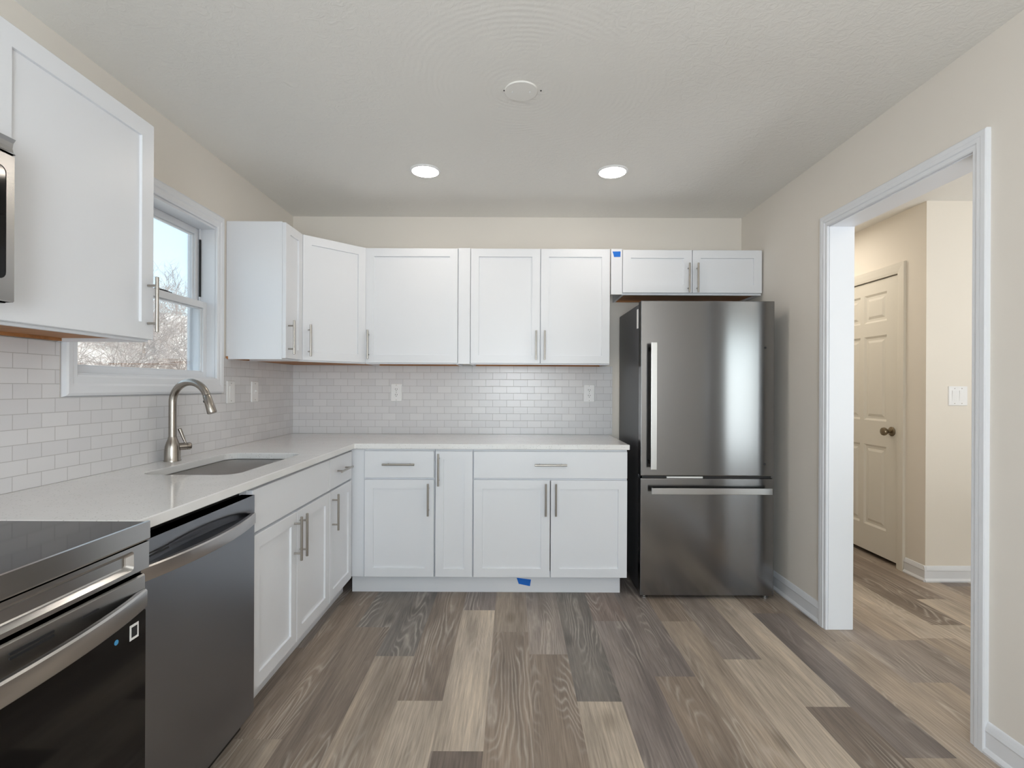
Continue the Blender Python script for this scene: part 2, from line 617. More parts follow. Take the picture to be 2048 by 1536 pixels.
third = {-1: DBROWN, 0: TAN, 2: BROWN, -2: GREY}
bm = new_bm()
lay = bm.loops.layers.float_color.new('tone')
allt = [LIGHT, TAN, BROWN, DBROWN, GREY, MAUVE, TAN, BROWN]
FX0, FX1, FY0, FY1 = XO, XE, YR - 0.15, 4.75
k = int(math.floor((FX0 - PX0) / PW))
while PX0 + k * PW < FX1:
    xa, xb = max(FX0, PX0 + k * PW), min(FX1, PX0 + (k + 1) * PW)
    j, far, near = cols.get(k, (random.uniform(1.6, 2.7), random.choice(allt), random.choice(allt)))
    edges = [j + PL * i for i in range(-6, 4)]
    for a, b_ in zip(edges, edges[1:]):
        ya, yb = max(FY0, a), min(FY1, b_)
        if yb <= ya:
            continue
        if abs(a - j) < 1e-6:
            t = far
        elif abs(b_ - j) < 1e-6:
            t = near
        elif abs(b_ - (j - PL)) < 1e-6 and k in third:
            t = third[k]
        else:
            t = random.choice(allt)
        jx = random.uniform(0.97, 1.03)
        c = srgb(*[min(255, v * jx) for v in t])
        f = bm.faces.new([bm.verts.new(p) for p in ((xa, ya, 0), (xb, ya, 0), (xb, yb, 0), (xa, yb, 0))])
        s = random.random()
        for l in f.loops:
            l[lay] = (c[0], c[1], c[2], s)
    k += 1
fl = obj('floor', bm, 'floor')
tag(fl, 'grey brown wood-look plank floor running towards the back cabinets', 'floor', kind='structure')
bm = new_bm()
box(bm, XO, XE, FY0, FY1, -0.16, -0.004)
tag(obj('trim_1', bm, 'dark_gap'), 'slab under the plank floor', 'floor slab', kind='structure')

# ------------------------------------------------------------------ walls and ceiling
def struct(name, bm, m, label, cat, parent=None, **kw):
    o = obj(name, bm, m, parent, **kw)
    return tag(o, label, cat, kind='structure')


bm = new_bm()
box(bm, XO, XL, FY0, WY0, 0, ZC)
box(bm, XO, XL, WY1, YB + 0.12, 0, ZC)
box(bm, XO, XL, WY0, WY1, 0, WZ0)
box(bm, XO, XL, WY0, WY1, WZ1, ZC)
struct('wall_left', bm, 'wall', 'beige painted wall on the window side above the tile', 'wall')
bm = new_bm()
box(bm, XL, XR, YB, YB + 0.12, 0, ZC)
struct('wall_back', bm, 'wall', 'beige painted wall behind the back cabinets and fridge', 'wall')
bm = new_bm()
box(bm, XR, XRH, FY0, OY0, 0, ZC)
box(bm, XR, XRH, OY1, FY1, 0, ZC)
box(bm, XR, XRH, OY0, OY1, OZ, ZC)
struct('wall_right', bm, 'wall', 'pale greige wall with the cased opening to the hall', 'wall')
bm = new_bm()
# wall behind the viewer: glazed door opening into the kitchen side, window on the hall side
RX0, RX1, RZ1 = -1.1, 1.25, 2.10
HX0, HX1, HZ0, HZ1 = 2.4, 4.2, 0.06, 2.2
box(bm, XL, RX0, YR - 0.12, YR, 0, ZC)
box(bm, RX1, XR, YR - 0.12, YR, 0, ZC)
box(bm, RX0, RX1, YR - 0.12, YR, RZ1, ZC)
struct('wall_rear', bm, 'wall', 'wall behind the viewer around the glazed rear door', 'wall')
bm = new_bm()
box(bm, XRH, HX0, YR - 0.12, YR, 0, ZC)
box(bm, HX1, XE, YR - 0.12, YR, 0, ZC)
box(bm, HX0, HX1, YR - 0.12, YR, 0, HZ0)
box(bm, HX0, HX1, YR - 0.12, YR, HZ1, ZC)
struct('wall_hall_rear', bm, 'hall_wall', 'cream hall wall around the hall window', 'wall')
DY0, DY1, DZ1 = 3.473, 4.235, 2.040              # hall door opening
bm = new_bm()
box(bm, XH, XE, YH, YH + 0.12, 0, ZC)
box(bm, XH, XH + 0.12, YH + 0.12, DY0 - 0.002, 0, ZC)
box(bm, XH, XH + 0.12, DY1 + 0.002, FY1, 0, ZC)
box(bm, XH, XH + 0.12, DY0 - 0.002, DY1 + 0.002, DZ1, ZC)
struct('wall_hall', bm, 'hall_wall', 'cream hall wall corner with light switch, seen through the opening', 'wall')
bm = new_bm()
box(bm, XE, XE + 0.12, FY0, YH + 0.12, 0, ZC)
box(bm, XRH, XH + 1.0, FY1, FY1 + 0.1, 0, ZC)
box(bm, XH + 0.5, XH + 0.55, YH + 0.12, FY1, 0, ZC)
struct('wall_hall_far', bm, 'hall_wall', 'outer hall walls out of sight beyond the opening', 'wall')
bm = new_bm()
box(bm, XO, XE + 0.12, FY0, FY1 + 0.1, ZC, ZC + 0.15)
struct('ceiling', bm, 'ceiling', 'off-white textured ceiling with combed swirl round a blank plate', 'ceiling')

# glazing behind the viewer (light comes through it)
def simple_window(name, x0, x1, z0, z1, nv, label):
    bm = new_bm()
    t = 0.06
    for a, b_, c, d in ((x0, x1, z0, z0 + t), (x0, x1, z1 - t, z1), (x0, x0 + t, z0 + t, z1 - t), (x1 - t, x1, z0 + t, z1 - t)):
        box(bm, a, b_, YR - 0.09, YR - 0.03, c, d)
    for i in range(1, nv):
        xm = x0 + (x1 - x0) * i / nv
        box(bm, xm - 0.04, xm + 0.04, YR - 0.09, YR - 0.03, z0 + t, z1 - t)
    o = obj(name, bm, 'trim')
    tag(o, label, 'window', kind='structure')
    bm = new_bm()
    box(bm, x0 + t, x1 - t, YR - 0.064, YR - 0.06, z0 + t, z1 - t)
    obj('pane', bm, 'glass', o)
    return o


simple_window('door_2', RX0, RX1, 0.0, RZ1, 2, 'white framed sliding glass door behind the viewer')
simple_window('window_2', HX0, HX1, HZ0, HZ1, 2, 'white framed hall window behind the viewer')

# ------------------------------------------------------------------ casings, baseboards
CAS = [(0.0, 0.0), (0.0, 0.010), (0.004, 0.013), (0.018, 0.013), (0.022, 0.017), (0.036, 0.017), (0.038, 0.018), (0.054, 0.018), (0.058, 0.015), (0.058, 0.0)]


def open_path(a, b):
    x = XR - b
    return [(x, OY1 + a, 0), (x, OY1 + a, OZ + a), (x, OY0 - a, OZ + a), (x, OY0 - a, 0)]


bm = new_bm()
sweep_frame(bm, CAS, open_path)
# jamb lining of the opening
box(bm, XR - 0.001, XRH + 0.002, OY1 - 0.004, OY1 + 0.012, 0.003, OZ)
box(bm, XR - 0.001, XRH + 0.002, OY0 - 0.012, OY0 + 0.004, 0.003, OZ)
box(bm, XR - 0.001, XRH + 0.002, OY0 - 0.012, OY1 + 0.012, OZ - 0.004, OZ + 0.012)
struct('trim_2', bm, 'trim', 'white profiled casing round the opening to the hall', 'door casing')

BASE = [(0.0, 0.0), (0.018, 0.0), (0.020, 0.010), (0.014, 0.020), (0.011, 0.024), (0.011, 0.074), (0.013, 0.080), (0.010, 0.092), (0.006, 0.104), (0.004, 0.108), (0.0, 0.110)]


def baseboard(name, p0, p1, nrm, label, s=1.0):
    bm = new_bm()
    n = Vector((nrm[0], nrm[1], 0))
    rings = [[Vector((q[0], q[1], 0)) + n * a + Vector((0, 0, h * s)) for a, h in BASE] for q in (p0, p1)]
    loops(bm, rings)
    return struct(name, bm, 'trim', label, 'baseboard')


baseboard('baseboard_right', (XR, OY1 + 0.058), (XR, YB), (-1, 0), 'white baseboard beside the fridge, far side of opening')
baseboard('baseboard_right_near', (XR, YR), (XR, OY0 - 0.058), (-1, 0), 'white baseboard on the near side of the hall opening')
baseboard('baseboard_hall', (XH - 0.012, YH), (XE, YH), (0, -1), 'white baseboard under the hall light switch', 0.92)
baseboard('baseboard_hall_side', (XH, YH - 0.012), (XH, DY0 - 0.06), (-1, 0), 'short white baseboard between hall corner and door casing', 0.92)

# hall door
def hd_path(a, b):
    x = XH - b
    return [(x, DY0 - a, 0), (x, DY0 - a, DZ1 + a), (x, DY1 + a, DZ1 + a), (x, DY1 + a, 0)]


bm = new_bm()
sweep_frame(bm, [(-0.012, -0.02), (-0.012, 0.008), (0.004, 0.012), (0.035, 0.016), (0.056, 0.018), (0.058, 0.0), (0.058, -0.002)], hd_path)
struct('trim_3', bm, 'door', 'painted casing round the six-panel hall door', 'door casing')
dr = thing('door_1', 'white six-panel hall door with round pewter knob, seen through the opening', 'door', (XH + 0.006, DY0 + 0.014, 0), 90, kind='structure')
# local x runs along +Y, the face looks to -y local (world +X is into the wall, so mirror: face at local y=+0)
DW_ = DY1 - DY0 - 0.028
bm = new_bm()
Z0d, Z1d = 0.028, DZ1 - 0.018
xs = [0.0, 0.115, 0.345, DW_ - 0.345, DW_ - 0.115, DW_]
zs = [Z0d, 0.22, 0.82, 1.00, 1.62, 1.72, 1.93, Z1d]
vs = {}


def gv(x, z, y=0.0):
    key = (round(x, 4), round(z, 4), round(y, 4))
    if key not in vs:
        vs[key] = bm.verts.new((x, y, z))
    return vs[key]


panels = [(i, j) for i in (1, 3) for j in (1, 3, 5)]
for i in range(5):
    for j in range(7):
        x0, x1, z0, z1 = xs[i], xs[i + 1], zs[j], zs[j + 1]
        if (i, j) in panels:
            rings = []
            for ins, y in ((0, 0), (0.014, -0.010), (0.030, -0.010), (0.048, -0.002)):
                rings.append([gv(x0 + ins, z0 + ins, y), gv(x1 - ins, z0 + ins, y), gv(x1 - ins, z1 - ins, y), gv(x0 + ins, z1 - ins, y)])
            for a, b_ in zip(rings, rings[1:]):
                for q in range(4):
                    r = (q + 1) % 4
                    bm.faces.new((a[q], a[r], b_[r], b_[q]))
            bm.faces.new(rings[-1])
        else:
            bm.faces.new((gv(x0, z0), gv(x1, z0), gv(x1, z1), gv(x0, z1)))
box(bm, 0, DW_, -0.036, -0.0105, Z0d, Z1d)
obj('door_leaf', bm, 'door', dr)
KZ = 0.935
bm = new_bm()
lathe(bm, [(0.033, 0.0), (0.033, 0.004), (0.028, 0.009), (0.013, 0.012), (0.012, 0.030), (0.020, 0.038), (0.027, 0.048), (0.029, 0.056), (0.026, 0.066), (0.018, 0.071), (0.0, 0.072)],
      (0.062, 0.0, KZ), (0, 1, 0))
obj('door_knob', bm, 'pewter', dr, smooth=True)
bm = new_bm()
box(bm, -0.003, 0.0015, -0.024, -0.002, KZ - 0.028, KZ + 0.028)
obj('latch_plate', bm, 'dark_gap', dr)

# ------------------------------------------------------------------ kitchen window
CW = [(0.0, 0.0), (0.0, 0.012), (0.006, 0.016), (0.022, 0.016), (0.028, 0.020), (0.046, 0.022), (0.052, 0.018), (0.056, 0.0)]


def win_path(a, b):
    x = XL + b
    bot = WZ0 - a * 1.45
    y0, y1, zt = WY0 + 0.012 - a, WY1 - 0.012 + a, WZ1 + a * 1.25
    return [(x, y0, bot), (x, y0, zt), (x, y1, zt), (x, y1, bot)]


bm = new_bm()
sweep_frame(bm, CW, win_path, closed=True)
struct('trim_4', bm, 'trim', 'white picture-frame casing round the kitchen window', 'window casing')
win = thing('window_1', 'white double-hung kitchen window over the sink', 'window', (0, 0, 0), kind='structure')
bm = new_bm()
T = 0.012
# jamb liner, head, sill running the depth of the wall
box(bm, XO, XL + 0.002, WY0, WY0 + T, WZ0, WZ1)
box(bm, XO, XL + 0.002, WY1 - T, WY1, WZ0, WZ1)
box(bm, XO, XL + 0.002, WY0 + T, WY1 - T, WZ1 - T, WZ1)
box(bm, XO - 0.01, XL + 0.002, WY0 + T, WY1 - T, WZ0, WZ0 + 0.006)
# inner stops and the parting bead
for y0, y1 in ((WY1 - T - 0.008, WY1 - T), (WY0 + T, WY0 + T + 0.008)):
    box(bm, -1.652, -1.644, y0, y1, WZ0 + 0.006, WZ1 - T)
    box(bm, -1.700, -1.692, y0 - 0.006, y1 + 0.006, WZ0 + 0.006, WZ1 - T)
obj('window_frame', bm, 'trim', win, bevel=0.001)


def sash(y0, y1, z0, z1, xf, xb, st, rt, rb):
    bm = new_bm()
    box(bm, xb, xf, y0, y0 + st, z0, z1)
    box(bm, xb, xf, y1 - st, y1, z0, z1)
    box(bm, xb, xf, y0 + st, y1 - st, z0, z0 + rb)
    box(bm, xb, xf, y0 + st, y1 - st, z1 - rt, z1)
    # glazing bead
    g = 0.006
    for a, b_, c, d in ((y0 + st, y0 + st + g, z0 + rb, z1 - rt), (y1 - st - g, y1 - st, z0 + rb, z1 - rt),
                        (y0 + st, y1 - st, z0 + rb, z0 + rb + g), (y0 + st, y1 - st, z1 - rt - g, z1 - rt)):
        box(bm, xb + 0.006, xf - 0.010, a, b_, c, d)
    o = obj('sash', bm, 'trim', win, bevel=0.0015)
    bm = new_bm()
    xm = (xf + xb) / 2 - 0.002
    box(bm, xm, xm + 0.003, y0 + st, y1 - st, z0 + rb, z1 - rt)
    obj('pane', bm, 'glass', o)
    return o


lower = sash(WY0 + T + 0.001, WY1 - T + 0.006, WZ0 + 0.007, 1.671, -1.612, -1.640, 0.036, 0.034, 0.026)
upper = sash(WY0 + T + 0.001, WY1 - T - 0.001, 1.640, WZ1 - T - 0.001, -1.655, -1.688, 0.030, 0.032, 0.030)
bm = new_bm()
box(bm, -1.634, -1.616, 2.30, 2.37, 1.671, 1.679, 0.002)
box(bm, -1.630, -1.620, 2.37, 2.405, 1.673, 1.677, 0.001)
obj('sash_lock', bm, 'black', lower)
bm = new_bm()
box(bm, -1.650, -1.643, WY1 - T - 0.0085, WY1 - T + 0.0, 1.70, 2.0)
obj('balance_track', bm, 'dark_gap', win)
# outside trim
bm = new_bm()
sweep_frame(bm, [(0, 0), (0, 0.022), (0.07, 0.022), (0.07, 0)],
            lambda a, b: [(XO - b, WY0 - a, WZ0 - a), (XO - b, WY0 - a, WZ1 + a), (XO - b, WY1 + a, WZ1 + a), (XO - b, WY1 + a, WZ0 - a)], closed=True)
struct('trim_5', bm, 'ext', 'white outer trim of the kitchen window', 'window casing')

# ------------------------------------------------------------------ tile backsplash
def poly_slab(name, pts, f0, f1, m, label, cat):
    bm = new_bm()
    prism(bm, pts, f0, f1)
    return tag(obj(name, bm, m), label, cat)


TT = 0.008
tl = [(0.30, CZ + 0.0005), (YB - TT, CZ + 0.0005), (YB - TT, UZ0 + 0.004), (2.735, UZ0 + 0.004), (2.735, 1.193), (1.745, 1.193), (1.745, UZ0 + 0.004), (0.30, UZ0 + 0.004)]
poly_slab('backsplash', tl, lambda p: (XL + 0.0003, p[0], p[1]), lambda p: (XL + TT, p[0], p[1]), 'tile_left',
          'white subway tile backsplash under the kitchen window', 'backsplash')
tb = [(XL + 0.0005, CZ + 0.0005), (0.700, CZ + 0.0005), (0.700, UZ0 + 0.004), (XL + 0.0005, UZ0 + 0.004)]
poly_slab('backsplash', tb, lambda p: (p[0], YB - 0.0003, p[1]), lambda p: (p[0], YB - TT, p[1]), 'tile_back',
          'white subway tile backsplash on the back wall left of the fridge', 'backsplash')

# ------------------------------------------------------------------ cabinets
def front_panel(bm, x0, x1, z0, z1, rail=None, yf=-0.020):
    """slab drawer front, or a five-piece shaker door when rail is given; back on y=0, face at yf"""
    def R(i, y):
        return [(x0 + i, y, z0 + i), (x1 - i, y, z0 + i), (x1 - i, y, z1 - i), (x0 + i, y, z1 - i)]
    rings = [R(0, -0.0005), R(0, yf + 0.0018), R(0.0018, yf)]
    if rail:
        rings += [R(rail, yf), R(rail + 0.001, yf + 0.0085)]
    loops(bm, rings)


def bar_pull(bm, cx, cz, axis, yf=-0.020, L=0.188, cc=0.128, so=0.032, r=0.0058):
    y = yf - so
    ax = Vector((1, 0, 0)) if axis == 'x' else Vector((0, 0, 1))
    c = Vector((cx, y, cz))
    tube(bm, [c - ax * L / 2, c - ax * (L / 2 - 0.001), c + ax * (L / 2 - 0.001), c + ax * L / 2], [r * 0.85, r, r, r * 0.85], 14)
    for s in (-1, 1):
        p = Vector((cx, yf, cz)) + ax * (s * cc / 2)
        tube(bm, [p, p + Vector((0, -so, 0))], 0.0042, 10)


def add_door(root, x0, x1, z0, z1, pull=None, rail=0.052, name='door'):
    bm = new_bm()
    front_panel(bm, x0, x1, z0, z1, rail)
    d = obj(name, bm, 'cab', root)
    if pull:
        bm = new_bm()
        bar_pull(bm, *pull)
        obj('handle', bm, 'nickel' if pull[2] == 'z' else 'nickel_x', d, smooth=True)
    return d


def add_drawer(root, x0, x1, z0, z1, pull=True, name='drawer'):
    bm = new_bm()
    front_panel(bm, x0, x1, z0, z1, None)
    d = obj(name, bm, 'cab', root)
    if pull:
        bm = new_bm()
        bar_pull(bm, (x0 + x1) / 2, (z0 + z1) / 2 + 0.003, 'x')
        obj('handle', bm, 'nickel_x', d, smooth=True)
    return d


def wall_carcass(root, w, dep, z0, z1, x0=0.0, lip=0.012):
    bm = new_bm()
    t = 0.016
    box(bm, x0, x0 + t, 0.0, dep, z0, z1)
    box(bm, x0 + w - t, x0 + w, 0.0, dep, z0, z1)
    box(bm, x0 + t, x0 + w - t, 0.0, t, z0, z1)
    box(bm, x0 + t, x0 + w - t, t, dep, z1 - t, z1)
    box(bm, x0 + t, x0 + w - t, dep - 0.006, dep, z0 + lip, z1 - t)
    obj('carcass', bm, 'cab', root, bevel=0.001)
    bm = new_bm()
    box(bm, x0 + t + 0.0005, x0 + w - t - 0.0005, t + 0.0005, dep - 0.0065, z0 + lip, z0 + lip + 0.01)
    box(bm, x0 + t + 0.0005, x0 + w - t - 0.0005, dep - 0.02, dep - 0.007, z0 + 0.002, z0 + lip)
    obj('bottom_panel', bm, 'rawwood', root)


GAP = 0.0025
UD = 0.304                                        # wall cabinet carcass depth
HZU = UZ0 + 0.030 + 0.094                         # handle centre on wall cabinets
YU = YB - UD - 0.001
XU = XL + UD + 0.001
# left of the window (local x runs along world +Y)
c = thing('wall_cabinet', 'large white shaker wall cabinet left of the window beside the microwave', 'cabinet', (XU, 1.197, 0), 90)
w = 0.557
wall_carcass(c, w, UD, UZ0 + 0.004, UZ1)
add_door(c, 0.002, w - 0.002, UZ0 + 0.012, UZ1 - 0.004, (w - 0.030, UZ0 + 0.036 + 0.094, 'z'), 0.056)
# right of the window
c = thing('wall_cabinet', 'narrow white wall cabinet with plain side panel, right of the window', 'cabinet', (XU, 2.765, 0), 90)
w = 0.225
wall_carcass(c, w, UD, UZ0, UZ1)
add_door(c, 0.004, w - 0.002, UZ0 + 0.008, UZ1 - 0.004, (0.036, HZU, 'z'))
bm = new_bm()
box(bm, -0.0022, -0.0002, 0.292, 0.303, UZ0, UZ0 + 0.016)
obj('chipped_corner', bm, 'rawwood', c)
# diagonal corner unit
C1, C2 = Vector((XU, 2.991, 0)), Vector((-0.964, YU, 0))
c = thing('corner_wall_cabinet', 'angled white corner wall cabinet with single shaker door', 'cabinet', C1, 45)
w = (C2 - C1).length
bm = new_bm()
inv = Matrix.Translation(C1) @ Matrix.Rotation(math.radians(45), 4, 'Z')
inv = inv.inverted()
pts = [inv @ Vector(p) for p in ((C1.x, C1.y, 0), (C2.x, C2.y, 0), (C2.x, YB - 0.001, 0), (XL + 0.001, YB - 0.001, 0), (XL + 0.001, C1.y, 0))]
prism(bm, pts, lambda p: (p.x, p.y, UZ0 + 0.012), lambda p: (p.x, p.y, UZ1))
box(bm, 0.0, w, 0.0, 0.016, UZ0, UZ0 + 0.0125)
obj('carcass', bm, 'cab', c)
bm = new_bm()
ins = [inv @ Vector(p) for p in ((C1.x + 0.004, C1.y + 0.030, 0), (C2.x - 0.030, C2.y - 0.004, 0), (C2.x - 0.002, YB - 0.02, 0), (XL + 0.02, YB - 0.02, 0), (XL + 0.02, C1.y + 0.002, 0))]
prism(bm, ins, lambda p: (p.x, p.y + 0.012, UZ0 + 0.004), lambda p: (p.x, p.y + 0.012, UZ0 + 0.0118))
obj('bottom_panel', bm, 'rawwood', c)
add_door(c, 0.012, w - 0.010, UZ0 + 0.008, UZ1 - 0.004, (0.046, HZU, 'z'))
# back wall
c = thing('wall_cabinet', 'white single-door wall cabinet beside the angled corner unit', 'cabinet', (-0.962, YU, 0), 0)
w = 0.602
wall_carcass(c, w, UD, UZ0, UZ1)
add_door(c, 0.004, w - 0.003, UZ0 + 0.008, UZ1 - 0.004, (0.026, HZU, 'z'))
c = thing('wall_cabinet', 'wide white double-door wall cabinet beside the fridge alcove', 'cabinet', (-0.359, YU, 0), 0)
wall_carcass(c, 0.905, UD, UZ0, UZ1, 0.077)
bm = new_bm()
box(bm, 0.0, 0.0765, -0.018, 0.004, UZ0 + 0.002, UZ1 - 0.001, 0.001)
obj('filler_strip', bm, 'cab', c)
add_door(c, 0.080, 0.5285, UZ0 + 0.008, UZ1 - 0.004, (0.5285 - 0.026, HZU, 'z'))
add_door(c, 0.5325, 0.979, UZ0 + 0.008, UZ1 - 0.004, (0.5325 + 0.026, HZU, 'z'))
FZ0 = 1.836
c = thing('wall_cabinet', 'short white double-door cabinet above the fridge', 'cabinet', (0.627, YU, 0), 0)
wall_carcass(c, 0.905, UD, FZ0, UZ1 - 0.003, 0.073)
bm = new_bm()
box(bm, 0.0, 0.0725, -0.018, 0.004, FZ0, UZ1 - 0.002, 0.001)
obj('filler_strip', bm, 'cab', c)
add_door(c, 0.076, 0.5235, FZ0 + 0.012, UZ1 - 0.008, (0.5235 - 0.026, FZ0 + 0.105, 'z'))
add_door(c, 0.5275, 0.975, FZ0 + 0.012, UZ1 - 0.008, (0.5275 + 0.026, FZ0 + 0.105, 'z'))

# base cabinets
BD, BZ0, BZ1 = 0.605, 0.114, 0.868


def base_carcass(root, w, dep=BD, x0=0.0, left_ext=0.0):
    bm = new_bm()
    t = 0.016
    box(bm, x0, x0 + t, 0.0, dep, BZ0, BZ1)
    box(bm, x0 + w - t, x0 + w, 0.0, dep, BZ0, BZ1)
    box(bm, x0 + t, x0 + w - t, 0.02, dep - 0.006, BZ0, BZ0 + t)
    box(bm, x0 + t, x0 + w - t, dep - 0.006, dep, BZ0, BZ1)
    # face frame
    ff = 0.036
    box(bm, x0 + t, x0 + ff, 0.0, 0.019, BZ0, BZ1)
    box(bm, x0 + w - ff, x0 + w - t, 0.0, 0.019, BZ0, BZ1)
    box(bm, x0 + ff, x0 + w - ff, 0.0, 0.019, BZ1 - 0.03, BZ1)
    box(bm, x0 + ff, x0 + w - ff, 0.0, 0.019, BZ0, BZ0 + 0.036)
    box(bm, x0 + ff, x0 + w - ff, 0.0, 0.019, 0.680, 0.712)
    obj('carcass', bm, 'cab', root, bevel=0.001)


YF = YB - BD - 0.005                              # 2.990 : face frame of the back run
XF = XL + BD + 0.005                              # -0.960 : face frame of the left run
DT, DB, RT, RB = 0.857, 0.700, 0.689, 0.119       # drawer top/bottom, door top/bottom
# back run
c = thing('base_cabinet', 'white base cabinet by the corner, one drawer over one door', 'cabinet', (-0.940, YF, 0), 0)
base_carcass(c, 0.415, BD, 0.064)
bm = new_bm()
box(bm, -0.036, 0.0635, -0.004, 0.02, RB - 0.004, BZ1 - 0.002, 0.001)
obj('filler_strip', bm, 'cab', c)
add_drawer(c, 0.069, 0.476, DB, DT)
add_door(c, 0.069, 0.476, RB, RT, (0.476 - 0.030, RT - 0.018 - 0.094, 'z'))
c = thing('base_cabinet', 'slim white base cabinet with one full-height door', 'cabinet', (-0.459, YF, 0), 0)
base_carcass(c, 0.224)
add_door(c, 0.004, 0.221, RB, DT, (0.024, DT - 0.012 - 0.094, 'z'), 0.048)
c = thing('base_cabinet', 'wide white base cabinet beside the fridge, wide drawer over two doors', 'cabinet', (-0.234, YF, 0), 0)
base_carcass(c, 0.905)
add_drawer(c, 0.003, 0.903, DB, DT)
add_door(c, 0.003, 0.4505, RB, RT, (0.4505 - 0.026, RT - 0.016 - 0.094, 'z'))
add_door(c, 0.4555, 0.903, RB, RT, (0.4555 + 0.028, RT - 0.016 - 0.094, 'z'))
bm = new_bm()
box(bm, -0.965, 0.645, YF + 0.060, YF + 0.074, 0.0005, BZ0 - 0.0005, 0.001)
tag(obj('toe_kick_board', bm, 'cab'), 'white toe kick board under the back wall base cabinets', 'toe kick')
# left run
LS, LE = 1.828, 2.599
c = thing('sink_base_cabinet', 'white sink base cabinet with plain false front over two doors', 'cabinet', (XF, LS, 0), 90)
w = LE - LS
base_carcass(c, w)
add_drawer(c, 0.003, w - 0.002, DB, DT, False, 'false_front')
mid = 0.380
add_door(c, 0.003, mid - 0.0025, RB, RT, (mid - 0.028, RT - 0.016 - 0.094, 'z'))
add_door(c, mid + 0.0025, w - 0.002, RB, RT, (mid + 0.030, RT - 0.016 - 0.094, 'z'))
c = thing('base_cabinet', 'narrow white base cabinet between sink cabinet and corner, drawer over door', 'cabinet', (XF, LE + 0.0015, 0), 90)
w = 0.356
base_carcass(c, w, BD)
add_drawer(c, 0.003, w - 0.004, DB, DT)
add_door(c, 0.003, w - 0.004, RB, RT, (0.038, RT - 0.016 - 0.094, 'z'))
bm = new_bm()
box(bm, XF - 0.074, XF - 0.060, LS, YF + 0.0595, 0.0005, BZ0 - 0.0005, 0.001)
tag(obj('toe_kick_board', bm, 'cab'), 'white toe kick board under the sink-side base cabinets', 'toe kick')

# ------------------------------------------------------------------ countertop, sink, faucet
SX0, SX1, SY0, SY1 = -1.415, -1.050, 1.905, 2.530
bm = new_bm()
CX, CY = -0.927, 2.957
outer = [(XL + 0.0015, 1.2535), (CX, 1.2535), (CX, CY - 0.004), (CX + 0.004, CY), (0.680, CY), (0.680, YB - 0.0015), (XL + 0.0015, YB - 0.0015)]
hole = rrect(SX0, SX1, SY0, SY1, 0.062, 8)
ed = []
for ring in (outer, hole):
    v = [bm.verts.new((x, y, CZ - 0.030)) for x, y in ring]
    ed += [bm.edges.new((v[i], v[(i + 1) % len(v)])) for i in range(len(v))]
bmesh.ops.triangle_fill(bm, edges=ed, use_beauty=True)
r = bmesh.ops.extrude_face_region(bm, geom=bm.faces[:])
bmesh.ops.translate(bm, verts=[g for g in r['geom'] if isinstance(g, bmesh.types.BMVert)], vec=(0, 0, 0.030))
tag(obj('countertop', bm, 'quartz', bevel=0.003), 'white speckled quartz worktop wrapping the corner, with sink cutout', 'countertop')

sk = thing('kitchen_sink', 'stainless undermount sink set in the quartz worktop below the window', 'sink', ((SX0 + SX1) / 2, (SY0 + SY1) / 2, 0))
ox, oy = (SX0 + SX1) / 2, (SY0 + SY1) / 2
bm = new_bm()
rings = []
for ins, z, rr in ((-0.018, CZ - 0.0305, 0.08), (0.001, CZ - 0.0305, 0.062), (0.003, CZ - 0.034, 0.061), (0.010, CZ - 0.20, 0.060), (0.022, CZ - 0.222, 0.058), (0.05, CZ - 0.228, 0.04), (0.145, CZ - 0.232, 0.028)):
    rings.append([(x - ox, y - oy, z) for x, y in rrect(SX0 + ins, SX1 - ins, SY0 + ins, SY1 - ins, rr, 8)])
outer_r = [[(x - ox, y - oy, z) for x, y in rrect(SX0 + ins, SX1 - ins, SY0 + ins, SY1 - ins, rr, 8)]
           for ins, z, rr in ((0.15, CZ - 0.236, 0.02), (0.02, CZ - 0.228, 0.06), (0.002, CZ - 0.20, 0.07), (-0.004, CZ - 0.036, 0.076), (-0.018, CZ - 0.032, 0.09))]
loops(bm, rings + outer_r, True, True, True)
obj('basin', bm, 'sink', sk, smooth=True)
bm = new_bm()
lathe(bm, [(0.055, 0.0), (0.055, 0.003), (0.045, 0.004), (0.040, 0.001), (0.0, 0.001)], (0.0, 0.0, CZ - 0.2315))
obj('drain', bm, 'faucet', sk, smooth=True)

FX, FY = -1.512, 2.250
fc = thing('kitchen_faucet', 'brushed stainless gooseneck pull-down faucet behind the sink', 'faucet', (FX, FY, CZ))
bm = new_bm()
lathe(bm, [(0.0335, 0.0005), (0.0335, 0.004), (0.0315, 0.008), (0.0308, 0.045), (0.029, 0.066), (0.024, 0.084), (0.0185, 0.098), (0.0165, 0.108)], (0, 0, 0))
obj('base', bm, 'faucet', fc, smooth=True)
R_, TH = 0.088, 160
dirv = Vector((0.985, -0.17, 0))
pts = [Vector((0, 0, 0.106)), Vector((0, 0, 0.18)), Vector((0, 0, 0.24))]
zc = 0.262
for i in range(0, 29):
    a = math.radians(TH * i / 28)
    pts.append(dirv * (R_ * (1 - math.cos(a))) + Vector((0, 0, zc + R_ * math.sin(a))))
bm = new_bm()
tube(bm, pts, 0.0155, 20)
obj('gooseneck', bm, 'faucet', fc, smooth=True)
e = pts[-1]
tdir = (dirv * math.sin(math.radians(TH)) + Vector((0, 0, math.cos(math.radians(TH))))).normalized()
bm = new_bm()
tube(bm, [e + tdir * s for s in (0.0005, 0.003, 0.045, 0.078, 0.082)], [0.0150, 0.0165, 0.0178, 0.0195, 0.018], 22)
sh = obj('spray_head', bm, 'faucet', fc, smooth=True)
bm = new_bm()
bt = e + tdir * 0.022 - Vector((0.017 * 0.94, 0, 0.017 * 0.34))
